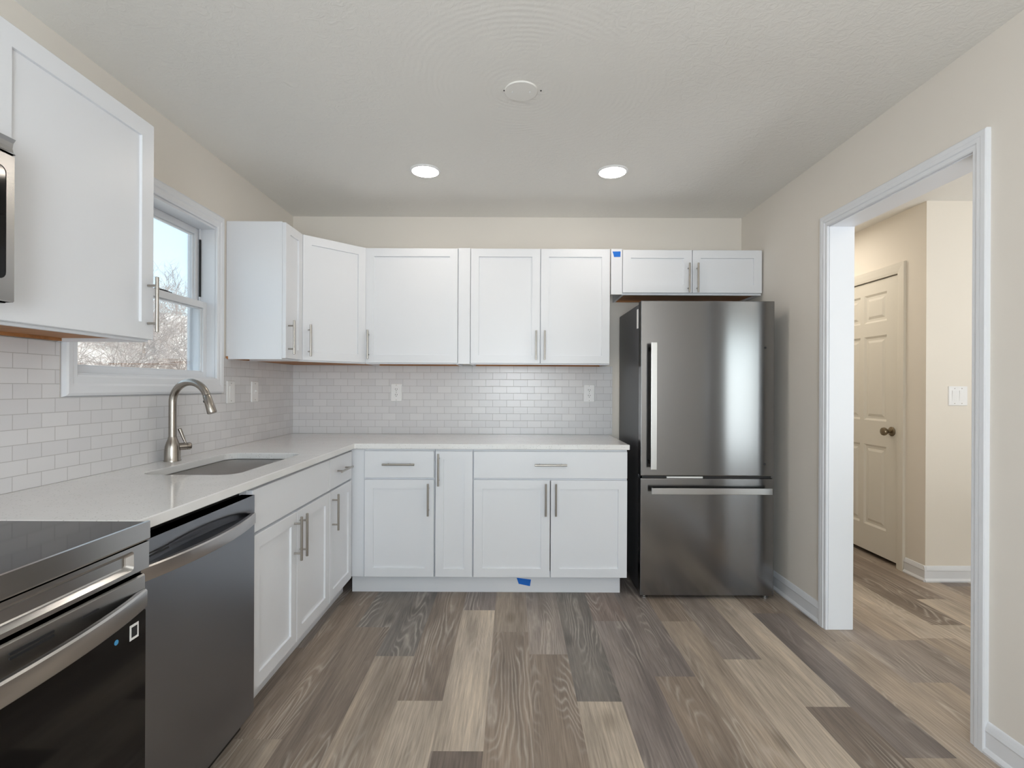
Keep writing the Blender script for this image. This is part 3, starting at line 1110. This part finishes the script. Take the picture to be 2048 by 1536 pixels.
lathe(bm, [(0.006, -0.004), (0.006, 0.003), (0.0, 0.0035)], bt, (-0.94, 0, -0.34), 14)
obj('spray_button', bm, 'black', sh, smooth=True)
hv = Vector((0.72, 0.69, 0)).normalized()
bm = new_bm()
hz = Vector((0, 0, 0.062))
tube(bm, [hz + hv * s for s in (0.022, 0.052, 0.0525, 0.055, 0.0555, 0.066, 0.072, 0.0745)],
     [0.0165, 0.0165, 0.0150, 0.0150, 0.0165, 0.0165, 0.0125, 0.004], 22)
hb = obj('handle_body', bm, 'faucet', fc, smooth=True)
bm = new_bm()
l0 = hz + hv * 0.050 + Vector((0, 0, 0.012))
l1 = l0 + Vector((-0.022, -0.010, 0.068))
tube(bm, [l0, l0.lerp(l1, 0.5), l0.lerp(l1, 0.97), l1], [0.0045, 0.0062, 0.0078, 0.006], 16)
obj('lever', bm, 'faucet', hb, smooth=True)

# ------------------------------------------------------------------ dishwasher  (local: x along +Y, front faces -y)
DWY0, DWY1 = 1.2560, 1.8255
dw = thing('dishwasher', 'dark stainless dishwasher with bowed bar handle between range and sink cabinet', 'dishwasher', (-0.930, DWY0, 0), 90)
w = DWY1 - DWY0
bm = new_bm()
box(bm, 0.003, w - 0.003, 0.055, 0.60, 0.012, 0.862)
box(bm, 0.004, w - 0.004, 0.046, 0.060, 0.0, 0.085)
obj('tub', bm, 'black', dw)
bm = new_bm()
Z0_, Z1_ = 0.066, 0.843
NX, NZ = 44, 90
HB0, HB1 = 0.742, 0.780                          # handle bar bottom / top


def dw_y(x, z):
    u = (x - w / 2) / (w / 2)
    y = 0.0
    if abs(u) < 0.96 and HB1 - 0.012 < z < 0.83:
        a = math.sqrt(max(0, 1 - (u / 0.96) ** 2))
        top = HB1 + 0.038 * a
        if z < top:
            t = (top - z) / max(1e-6, (top - HB1 + 0.012))
            y = 0.032 * a * math.sin(min(1, t) * math.pi / 2) ** 1.5
    return y


G = [[bm.verts.new((0.001 + (w - 0.002) * i / NX, dw_y((w) * i / NX, Z0_ + (Z1_ - Z0_) * j / NZ), Z0_ + (Z1_ - Z0_) * j / NZ)) for j in range(NZ + 1)] for i in range(NX + 1)]
for i in range(NX):
    for j in range(NZ):
        bm.faces.new((G[i][j], G[i + 1][j], G[i + 1][j + 1], G[i][j + 1]))
bnd = [G[i][0] for i in range(NX + 1)] + [G[NX][j] for j in range(1, NZ + 1)] + [G[i][NZ] for i in range(NX - 1, -1, -1)] + [G[0][j] for j in range(NZ - 1, 0, -1)]
bk = [bm.verts.new((v.co.x, 0.048, v.co.z)) for v in bnd]
n = len(bnd)
for i in range(n):
    j = (i + 1) % n
    bm.faces.new((bnd[i], bnd[j], bk[j], bk[i]))
bm.faces.new(bk)
dd = obj('door', bm, 'dw_steel', dw, smooth=True)
bm = new_bm()
N = 28
rings = []
for i in range(N + 1):
    u = -1 + 2 * i / N
    x = w / 2 + u * (w / 2 - 0.004)
    bow = 0.034 * (1 - u * u) + 0.006
    rings.append([(x, 0.002, HB0), (x, -bow + 0.001, HB0), (x, -bow, HB0 + 0.002), (x, -bow, HB1 - 0.004), (x, -bow + 0.003, HB1), (x, -bow + 0.014, HB1 + 0.001), (x, 0.002 if abs(u) > 0.9 else -bow + 0.015, HB1 + 0.0005 if abs(u) > 0.9 else HB1 - 0.006), (x, 0.002, HB0 + 0.004)])
loops(bm, rings)
obj('handle', bm, 'dw_bar', dd, smooth=True)
for z in (0.806, 0.798):
    bm = new_bm()
    prism(bm, rrect(0.022, 0.115, z - 0.002, z + 0.002, 0.0018, 3), lambda p: (p[0], -0.0006, p[1]), lambda p: (p[0], 0.001, p[1]))
    obj('vent_slot', bm, 'slot', dd)

# ------------------------------------------------------------------ range
RW = 0.758
rg = thing('electric_range', 'stainless slide-in electric range with black glass top and oven door', 'range', (-0.905, 1.2505 - RW, 0), 90)
bm = new_bm()
box(bm, 0.002, RW - 0.002, 0.03, 0.645, 0.02, 0.888)
for x in (0.05, RW - 0.05):
    for y in (0.08, 0.6):
        box(bm, x - 0.02, x + 0.02, y - 0.02, y + 0.02, 0.0, 0.02)
obj('body', bm, 'black', rg)
bm = new_bm()
box(bm, 0.003, RW - 0.003, -0.004, 0.650, 0.8885, 0.9005, 0.0015)
ck = obj('cooktop', bm, 'blackglass', rg)
bm = new_bm()
prof = [(-0.0105, 0.9015), (-0.0045, 0.9020), (-0.0040, 0.8880), (0.030, 0.887), (0.030, 0.856), (-0.0085, 0.856), (-0.011, 0.860)]
prism(bm, prof, lambda p: (0.0, p[0], p[1]), lambda p: (RW, p[0], p[1]))
obj('front_edge', bm, 'range_steel', rg)
# control panel with long recessed grip
bm = new_bm()
pz0, pz1 = 0.788, 0.8525
gx0, gx1, gz0, gz1 = 0.060, RW - 0.050, 0.797, 0.8435


def pring(ins, y, r):
    return [(p[0], y, p[1]) for p in rrect(gx0 + ins, gx1 - ins, gz0 + ins, gz1 - ins, r, 5)]


outer_r = []
a = rrect(gx0, gx1, gz0, gz1, 0.009, 5)
cxm, czm = (gx0 + gx1) / 2, (gz0 + gz1) / 2
for x, z in a:     # matching ring on the panel rim
    fx = (x - cxm) / ((gx1 - gx0) / 2)
    fz = (z - czm) / ((gz1 - gz0) / 2)
    outer_r.append((0.0 if fx < -0.96 else RW if fx > 0.96 else x, -0.008, pz0 if fz < -0.5 else pz1 if fz > 0.5 else z))
back = [(x, 0.028, z) for x, y, z in outer_r]
loops(bm, [back, outer_r, pring(0, -0.008, 0.009), pring(0.003, -0.004, 0.008), pring(0.009, 0.004, 0.006), pring(0.012, 0.006, 0.004)])
bmesh.ops.remove_doubles(bm, verts=bm.verts[:], dist=1e-5)
obj('control_panel', bm, 'range_steel', rg)
# oven door
DZ = 0.772
bm = new_bm()
prof = [(0.028, 0.205), (0.0, 0.205), (-0.001, 0.208), (-0.001, 0.683), (0.001, 0.685), (0.001, DZ - 0.004), (0.005, DZ), (0.028, DZ)]
prism(bm, prof, lambda p: (0.001, p[0], p[1]), lambda p: (RW - 0.001, p[0], p[1]))
odoor = obj('oven_door', bm, 'range_steel', rg)
bm = new_bm()
prism(bm, rrect(0.006, RW - 0.006, 0.212, 0.688, 0.004, 3), lambda p: (p[0], -0.0045, p[1]), lambda p: (p[0], -0.0012, p[1]))
obj('oven_glass', bm, 'blackglass', odoor)
for cx in (0.16, 0.29, 0.465, 0.596):
    for z in ((0.749, 0.7405) if cx < 0.5 else (0.745,)):
        wv = 0.045 if cx < 0.5 else 0.021
        bm = new_bm()
        prism(bm, rrect(cx - wv, cx + wv, z - 0.0026, z + 0.0026, 0.0024, 3), lambda p: (p[0], -0.0002, p[1]), lambda p: (p[0], 0.002, p[1]))
        obj('vent_slot', bm, 'slot', odoor)
bm = new_bm()
rings = []
z0h, z1h = 0.690, 0.7345
for i in range(N + 1):
    u = -1 + 2 * i / N
    x = RW / 2 + u * (RW / 2 - 0.002)
    bow = 0.043 * (1 - abs(u) ** 2.2) + 0.006
    inn = 0.0005 if abs(u) > 0.92 else -bow + 0.012
    rings.append([(x, inn, z0h), (x, -bow + 0.002, z0h), (x, -bow, z0h + 0.003), (x, -bow, z1h - 0.004), (x, -bow + 0.004, z1h), (x, inn, z1h + 0.001)])
loops(bm, rings)
obj('handle', bm, 'range_steel', odoor, smooth=True)
bm = new_bm()
box(bm, RW - 0.058, RW - 0.030, -0.0052, -0.0046, 0.632, 0.668)
st = obj('sticker', bm, 'sticker', odoor)
bm = new_bm()
box(bm, RW - 0.053, RW - 0.035, -0.0055, -0.0051, 0.638, 0.662)
obj('sticker_print', bm, 'slot', st)
bm = new_bm()
lathe(bm, [(0.006, 0), (0.006, 0.0006)], (RW - 0.098, -0.0046, 0.650), (0, -1, 0), 16)
obj('blue_mark', bm, 'blue_dot', odoor)
bm = new_bm()
prism(bm, rrect(0.002, RW - 0.002, 0.03, 0.198, 0.004, 3), lambda p: (p[0], 0.0, p[1]), lambda p: (p[0], 0.029, p[1]))
obj('storage_drawer', bm, 'range_steel', rg)

# ------------------------------------------------------------------ microwave
MW = 0.755
MZ0, MZ1 = 1.427, 1.812
mw = thing('microwave', 'stainless over-range microwave beside the left wall cabinet', 'microwave', (-1.176, 1.196 - MW, 0), 90)
bm = new_bm()
box(bm, 0.0, MW, 0.022, 0.386, MZ0, MZ1, 0.002)
obj('body', bm, 'black', mw)
bm = new_bm()
mo = rrect(0.0, MW, MZ0 + 0.001, 1.773, 0.006, 4)
mi_ = rrect(0.05, MW - 0.022, MZ0 + 0.052, 1.740, 0.016, 4)
loops(bm, [[(x, 0.0215, z) for x, z in mo], [(x, 0.003, z) for x, z in mo],
           [(min(max(x, 0.003), MW - 0.003), 0.0, min(max(z, MZ0 + 0.004), 1.770)) for x, z in mo],
           [(x, 0.0, z) for x, z in mi_], [(x, 0.004, z) for x, z in mi_]], True, True, True)
md = obj('door', bm, 'range_steel', mw)
bm = new_bm()
mi2 = rrect(0.0505, MW - 0.0225, MZ0 + 0.0525, 1.7395, 0.0155, 4)
prism(bm, mi2, lambda p: (p[0], 0.0038, p[1]), lambda p: (p[0], 0.0012, p[1]))
obj('door_glass', bm, 'blackglass', md)
bm = new_bm()
pf = [(0.021, 1.7755), (0.000, 1.7755), (0.006, 1.782), (0.008, 1.792), (0.006, 1.803), (0.000, 1.8115), (0.021, 1.8118)]
prism(bm, pf, lambda p: (0.0, p[0], p[1]), lambda p: (MW, p[0], p[1]))
obj('vent_strip', bm, 'range_steel', mw)

# ------------------------------------------------------------------ fridge
FW0, FW1 = 0.744, 1.523
FYF = 2.960
fr = thing('refrigerator', 'dark stainless bottom-freezer fridge with long bar handles', 'refrigerator', (FW0, FYF, 0))
w = FW1 - FW0
bm = new_bm()
box(bm, 0.002, w - 0.002, 0.068, 0.615, 0.03, 1.732, 0.004)
box(bm, 0.03, w - 0.03, 0.05, 0.10, 0.018, 0.05)
obj('body', bm, 'fridge_side', fr)
bm = new_bm()
box(bm, 0.0, w, 0.0, 0.060, 0.7205, 1.743, 0.004)
ud = obj('upper_door', bm, 'fridge', fr)
bm = new_bm()
box(bm, 0.0, w, 0.0, 0.060, 0.021, 0.705, 0.004)
ld = obj('freezer_drawer', bm, 'fridge', fr)
bm = new_bm()
box(bm, 0.012, w - 0.012, 0.012, 0.0675, 0.7055, 0.720)
gp = obj('gasket_gap', bm, 'black', fr)
bm = new_bm()
box(bm, 0.006, w - 0.006, 0.0605, 0.0675, 0.02, 1.735)
obj('gasket', bm, 'black', fr)
bm = new_bm()
box(bm, 0.155, 0.365, 0.0045, 0.012, 0.7065, 0.7155)
obj('protective_strip', bm, 'sticker', gp)
bm = new_bm()
box(bm, 0.046, 0.080, -0.052, -0.040, 0.763, 1.496, 0.002)
for z in (0.80, 1.46):
    box(bm, 0.054, 0.072, -0.0405, 0.001, z - 0.012, z + 0.012)
obj('handle', bm, 'fridge_handle', ud)
bm = new_bm()
box(bm, 0.053, w - 0.033, -0.052, -0.040, 0.622, 0.658, 0.002)
for x in (0.09, w - 0.08):
    box(bm, x - 0.012, x + 0.012, -0.0405, 0.001, 0.631, 0.649)
obj('handle', bm, 'fridge_handle_x', ld)
for z in (0.790, 1.470):
    bm = new_bm()
    lathe(bm, [(0.0065, 0), (0.0065, 0.001), (0.0, 0.0014)], (w - 0.054, -0.0001, z), (0, -1, 0), 16)
    obj('screw_cap', bm, 'slot', ud)
bm = new_bm()
box(bm, -0.0006, 0.0019, 0.074, 0.105, 1.59, 1.705)
obj('label_sticker', bm, 'sticker', fr)
for x in (0.03, w - 0.035):
    bm = new_bm()
    lathe(bm, [(0.017, 0.0), (0.017, 0.007), (0.010, 0.009), (0.010, 0.0205)], (x, 0.032, 0.0), (0, 0, 1), 18)
    obj('foot', bm, 'fridge_handle', fr, smooth=True)
for x in (0.1, w - 0.1):
    bm = new_bm()
    box(bm, x - 0.02, x + 0.02, 0.56, 0.60, 0.0, 0.035)
    obj('roller', bm, 'black', fr)

# ------------------------------------------------------------------ ceiling lights and plate
for x, lab in ((-0.497, 'round recessed ceiling light above the single-door wall cabinet side'), (0.547, 'round recessed ceiling light on the fridge side of the room')):
    d = thing('recessed_light', lab, 'ceiling light', (x, 2.829, ZC), group='recessed ceiling lights')
    bm = new_bm()
    lathe(bm, [(0.086, 0.0), (0.086, -0.003), (0.080, -0.0065), (0.0735, -0.0075), (0.0735, -0.001)], (0, 0, 0), (0, 0, 1), 48)
    obj('trim_ring', bm, 'plate', d, smooth=True)
    bm = new_bm()
    lathe(bm, [(0.0730, -0.002), (0.0730, -0.0078), (0.060, -0.0105), (0.035, -0.0120), (0.0, -0.0125)], (0, 0, 0), (0, 0, 1), 48)
    obj('lens', bm, 'lens', d, smooth=True)
cp = thing('ceiling_cover_plate', 'round white blank cover plate in the middle of the ceiling', 'cover plate', (0.026, 2.06, ZC))
bm = new_bm()
lathe(bm, [(0.067, 0.0), (0.067, -0.005), (0.0655, -0.0062), (0.0, -0.0066)], (0, 0, 0), (0, 0, 1), 48)
pl = obj('plate', bm, 'ceil_plate', cp, smooth=True)
for dx in (-0.035, 0.035):
    bm = new_bm()
    lathe(bm, [(0.004, -0.006), (0.004, -0.0080), (0.0, -0.0085)], (dx, 0, 0), (0, 0, 1), 12)
    obj('screw', bm, 'plate', cp)
for dx in (-0.069, 0.080):
    bm = new_bm()
    lathe(bm, [(0.0035, 0.0), (0.0035, -0.002), (0.0, -0.0022)], (dx, 0, 0), (0, 0, 1), 10)
    obj('anchor_hole', bm, 'slot', cp)

# ------------------------------------------------------------------ outlets and switches  (local: face to -y)
def plate_bm(w, h, t=0.006):
    bm = new_bm()
    a = rrect(-w / 2, w / 2, -h / 2, h / 2, 0.005, 4)
    b_ = rrect(-w / 2 + 0.003, w / 2 - 0.003, -h / 2 + 0.003, h / 2 - 0.003, 0.004, 4)
    loops(bm, [[(x, 0, z) for x, z in a], [(x, -t * 0.5, z) for x, z in a], [(x, -t, z) for x, z in b_]])
    return bm


def outlet(loc, rz, label):
    o = thing('wall_outlet', label, 'outlet', loc, rz)
    obj('plate', plate_bm(0.078, 0.124), 'plate', o)
    for z in (0.0195, -0.0195):
        bm = new_bm()
        prism(bm, rrect(-0.0165, 0.0165, z - 0.0145, z + 0.0145, 0.011, 5), lambda p: (p[0], -0.006, p[1]), lambda p: (p[0], -0.0075, p[1]))
        rc = obj('receptacle', bm, 'plate', o)
        for sx, sh_ in ((-0.0062, 0.010), (0.0062, 0.009)):
            bm = new_bm()
            box(bm, sx - 0.0014, sx + 0.0014, -0.0079, -0.0074, z + 0.001, z + sh_)
            obj('slot', bm, 'slot', rc)
        bm = new_bm()
        lathe(bm, [(0.0026, 0), (0.0026, 0.0005)], (0, -0.0074, z - 0.0065), (0, -1, 0), 12)
        obj('ground_hole', bm, 'slot', rc)
    for z in (0.0, 0.052, -0.052):
        bm = new_bm()
        lathe(bm, [(0.0028, 0), (0.0028, 0.0012)], (0, -0.006, z), (0, -1, 0), 10)
        obj('screw', bm, 'nickel', o)
    return o


YT = YB - TT - 0.0003
outlet((-0.829, YT, 1.192), 0, 'white wall outlet in the tile under the single-door wall cabinet')
outlet((0.536, YT, 1.192), 0, 'white wall outlet in the tile next to the fridge')


def rocker(loc, rz, n, label, kind='rocker'):
    o = thing('light_switch', label, 'switch', loc, rz)
    obj('plate', plate_bm(0.078 if n == 1 else 0.122, 0.124), 'plate', o)
    for i in range(n):
        x = 0.0 if n == 1 else (i - 0.5) * 0.046
        bm = new_bm()
        if kind == 'rocker':
            prof = [(-0.006, -0.034), (-0.0065, -0.034), (-0.0085, 0.0), (-0.0105, 0.034), (-0.006, 0.034)]
            prism(bm, prof, lambda p: (x - 0.0165, p[0], p[1]), lambda p: (x + 0.0165, p[0], p[1]))
        else:
            box(bm, x - 0.006, x + 0.006, -0.0075, -0.006, -0.013, 0.013)
            box(bm, x - 0.004, x + 0.004, -0.017, -0.0074, 0.0, 0.009, 0.001)
        obj('rocker', bm, 'plate', o)
    for i in range(n):
        x = 0.0 if n == 1 else (i - 0.5) * 0.046
        for z in (0.048, -0.048):
            bm = new_bm()
            lathe(bm, [(0.0028, 0), (0.0028, 0.0012)], (x, -0.006, z), (0, -1, 0), 10)
            obj('screw', bm, 'nickel', o)
    return o


XT = XL + TT + 0.0003
rocker((XT, 2.795, 1.20), 90, 1, 'white switch in the tile right beside the window casing')
rocker((XT, 3.055, 1.20), 90, 1, 'white single switch in the tile under the narrow wall cabinet', 'toggle')
rocker((2.846, YH - 0.0003, 1.190), 0, 2, 'white double rocker switch on the cream hall wall')

# ------------------------------------------------------------------ blue tape
def tape(pts, y, label, curl):
    bm = new_bm()
    loops(bm, [[(x, y, z) for x, z in pts], [(x + curl * (z - pts[0][1]), y - 0.0012, z) for x, z in pts]])
    return tag(obj('painters_tape', bm, 'tape'), label, 'tape', kind='thing')


tape([(0.636, 2.113), (0.688, 2.114), (0.687, 2.079), (0.646, 2.078), (0.643, 2.092)], YU - 0.0185, 'bright blue tape scrap on the filler above the fridge side', 0.0)
tape([(0.024, 0.088), (0.110, 0.077), (0.104, 0.038), (0.036, 0.052)], YF + 0.0595, 'dark blue tape scrap on the toe kick board', 0.0)

# ------------------------------------------------------------------ outdoors
def hill(x, y):
    d = -x
    return -0.4 + 0.55 * max(0, min(d, 13) - 5.0) + 0.12 * math.sin(x * 0.9) * math.cos(y * 0.6)


bm = new_bm()
NXg, NYg = 30, 40
G = []
for i in range(NXg + 1):
    row = []
    for j in range(NYg + 1):
        x = XO - 0.05 - 30 * i / NXg
        y = -8 + 45 * j / NYg
        d = -x
        z = hill(x, y)
        row.append(bm.verts.new((x, y, z)))
    G.append(row)
for i in range(NXg):
    for j in range(NYg):
        bm.faces.new((G[i][j], G[i + 1][j], G[i + 1][j + 1], G[i][j + 1]))
struct('ground', bm, 'ground', 'sloping ground of pale leaf litter outside the window', 'ground', smooth=True)


def gz(x, y):
    d = -x
    return hill(x, y)


def twig(bm, p, d, L, r, depth, rnd, droop, seg=3):
    n = 3
    pts = [p]
    q = p.copy()
    dd_ = d.copy()
    for i in range(n):
        dd_ = (dd_ + Vector((rnd.uniform(-.22, .22), rnd.uniform(-.22, .22), rnd.uniform(-.15, .15) - droop))).normalized()
        q = q + dd_ * (L / n)
        pts.append(q.copy())
    tube(bm, pts, [r * (1 - 0.22 * i) for i in range(n + 1)], seg, False)
    if depth > 0:
        for i in range(rnd.randint(3, 4)):
            t = rnd.uniform(0.35, 1.0)
            k = min(n - 1, int(t * n))
            b0 = pts[k].lerp(pts[k + 1], t * n - k)
            nd_ = (dd_ + Vector((rnd.uniform(-1, 1), rnd.uniform(-1, 1), rnd.uniform(-.35, .7)))).normalized()
            twig(bm, b0, nd_, L * rnd.uniform(.5, .75), r * 0.6, depth - 1, rnd, droop, seg)


rnd = random.Random(11)
spots = []
for i in range(26):
    x = -rnd.uniform(5.6, 13.2)
    y = -x * rnd.uniform(1.08, 1.62)
    spots.append((x, y, rnd.uniform(1.3, 1.9)))
bm = new_bm()
for x, y, h in spots:
    b0 = Vector((x, y, gz(x, y) - 0.05))
    for i in range(10):
        a = rnd.uniform(0, 6.28)
        dv = Vector((math.cos(a) * rnd.uniform(.3, 1.0), math.sin(a) * rnd.uniform(.3, 1.0), rnd.uniform(.5, 1.1))).normalized()
        twig(bm, b0 + Vector((rnd.uniform(-.5, .5), rnd.uniform(-.5, .5), 0)), dv, h * rnd.uniform(.5, .75), 0.014, 3, rnd, 0.05)
tag(obj('brushwood', bm, 'twig'), 'tangle of leafless tan brushwood outside the kitchen window', 'brushwood', kind='stuff')
for x, y, h in ((-17.0, 25.5, 2.2), (-21.5, 30.0, 2.4)):
    bm = new_bm()
    tube(bm, [(0, 0, -0.1), (0.05, 0, h * 0.5), (0, 0.06, h * 0.8)], [0.05, 0.04, 0.03], 8)
    for i in range(6):
        a = rnd.uniform(0, 6.28)
        dv = Vector((math.cos(a) * .5, math.sin(a) * .5, rnd.uniform(.7, 1.3))).normalized()
        twig(bm, Vector((0.02, 0.03, h * rnd.uniform(.4, .8))), dv, h * 0.6, 0.016, 2, rnd, -0.06)
    o = obj('bare_tree', bm, 'branch')
    o.location = (x, y, gz(x, y))
    tag(o, 'thin leafless tree reaching above the shrubs outside the window', 'tree', 'bare trees outside the window')
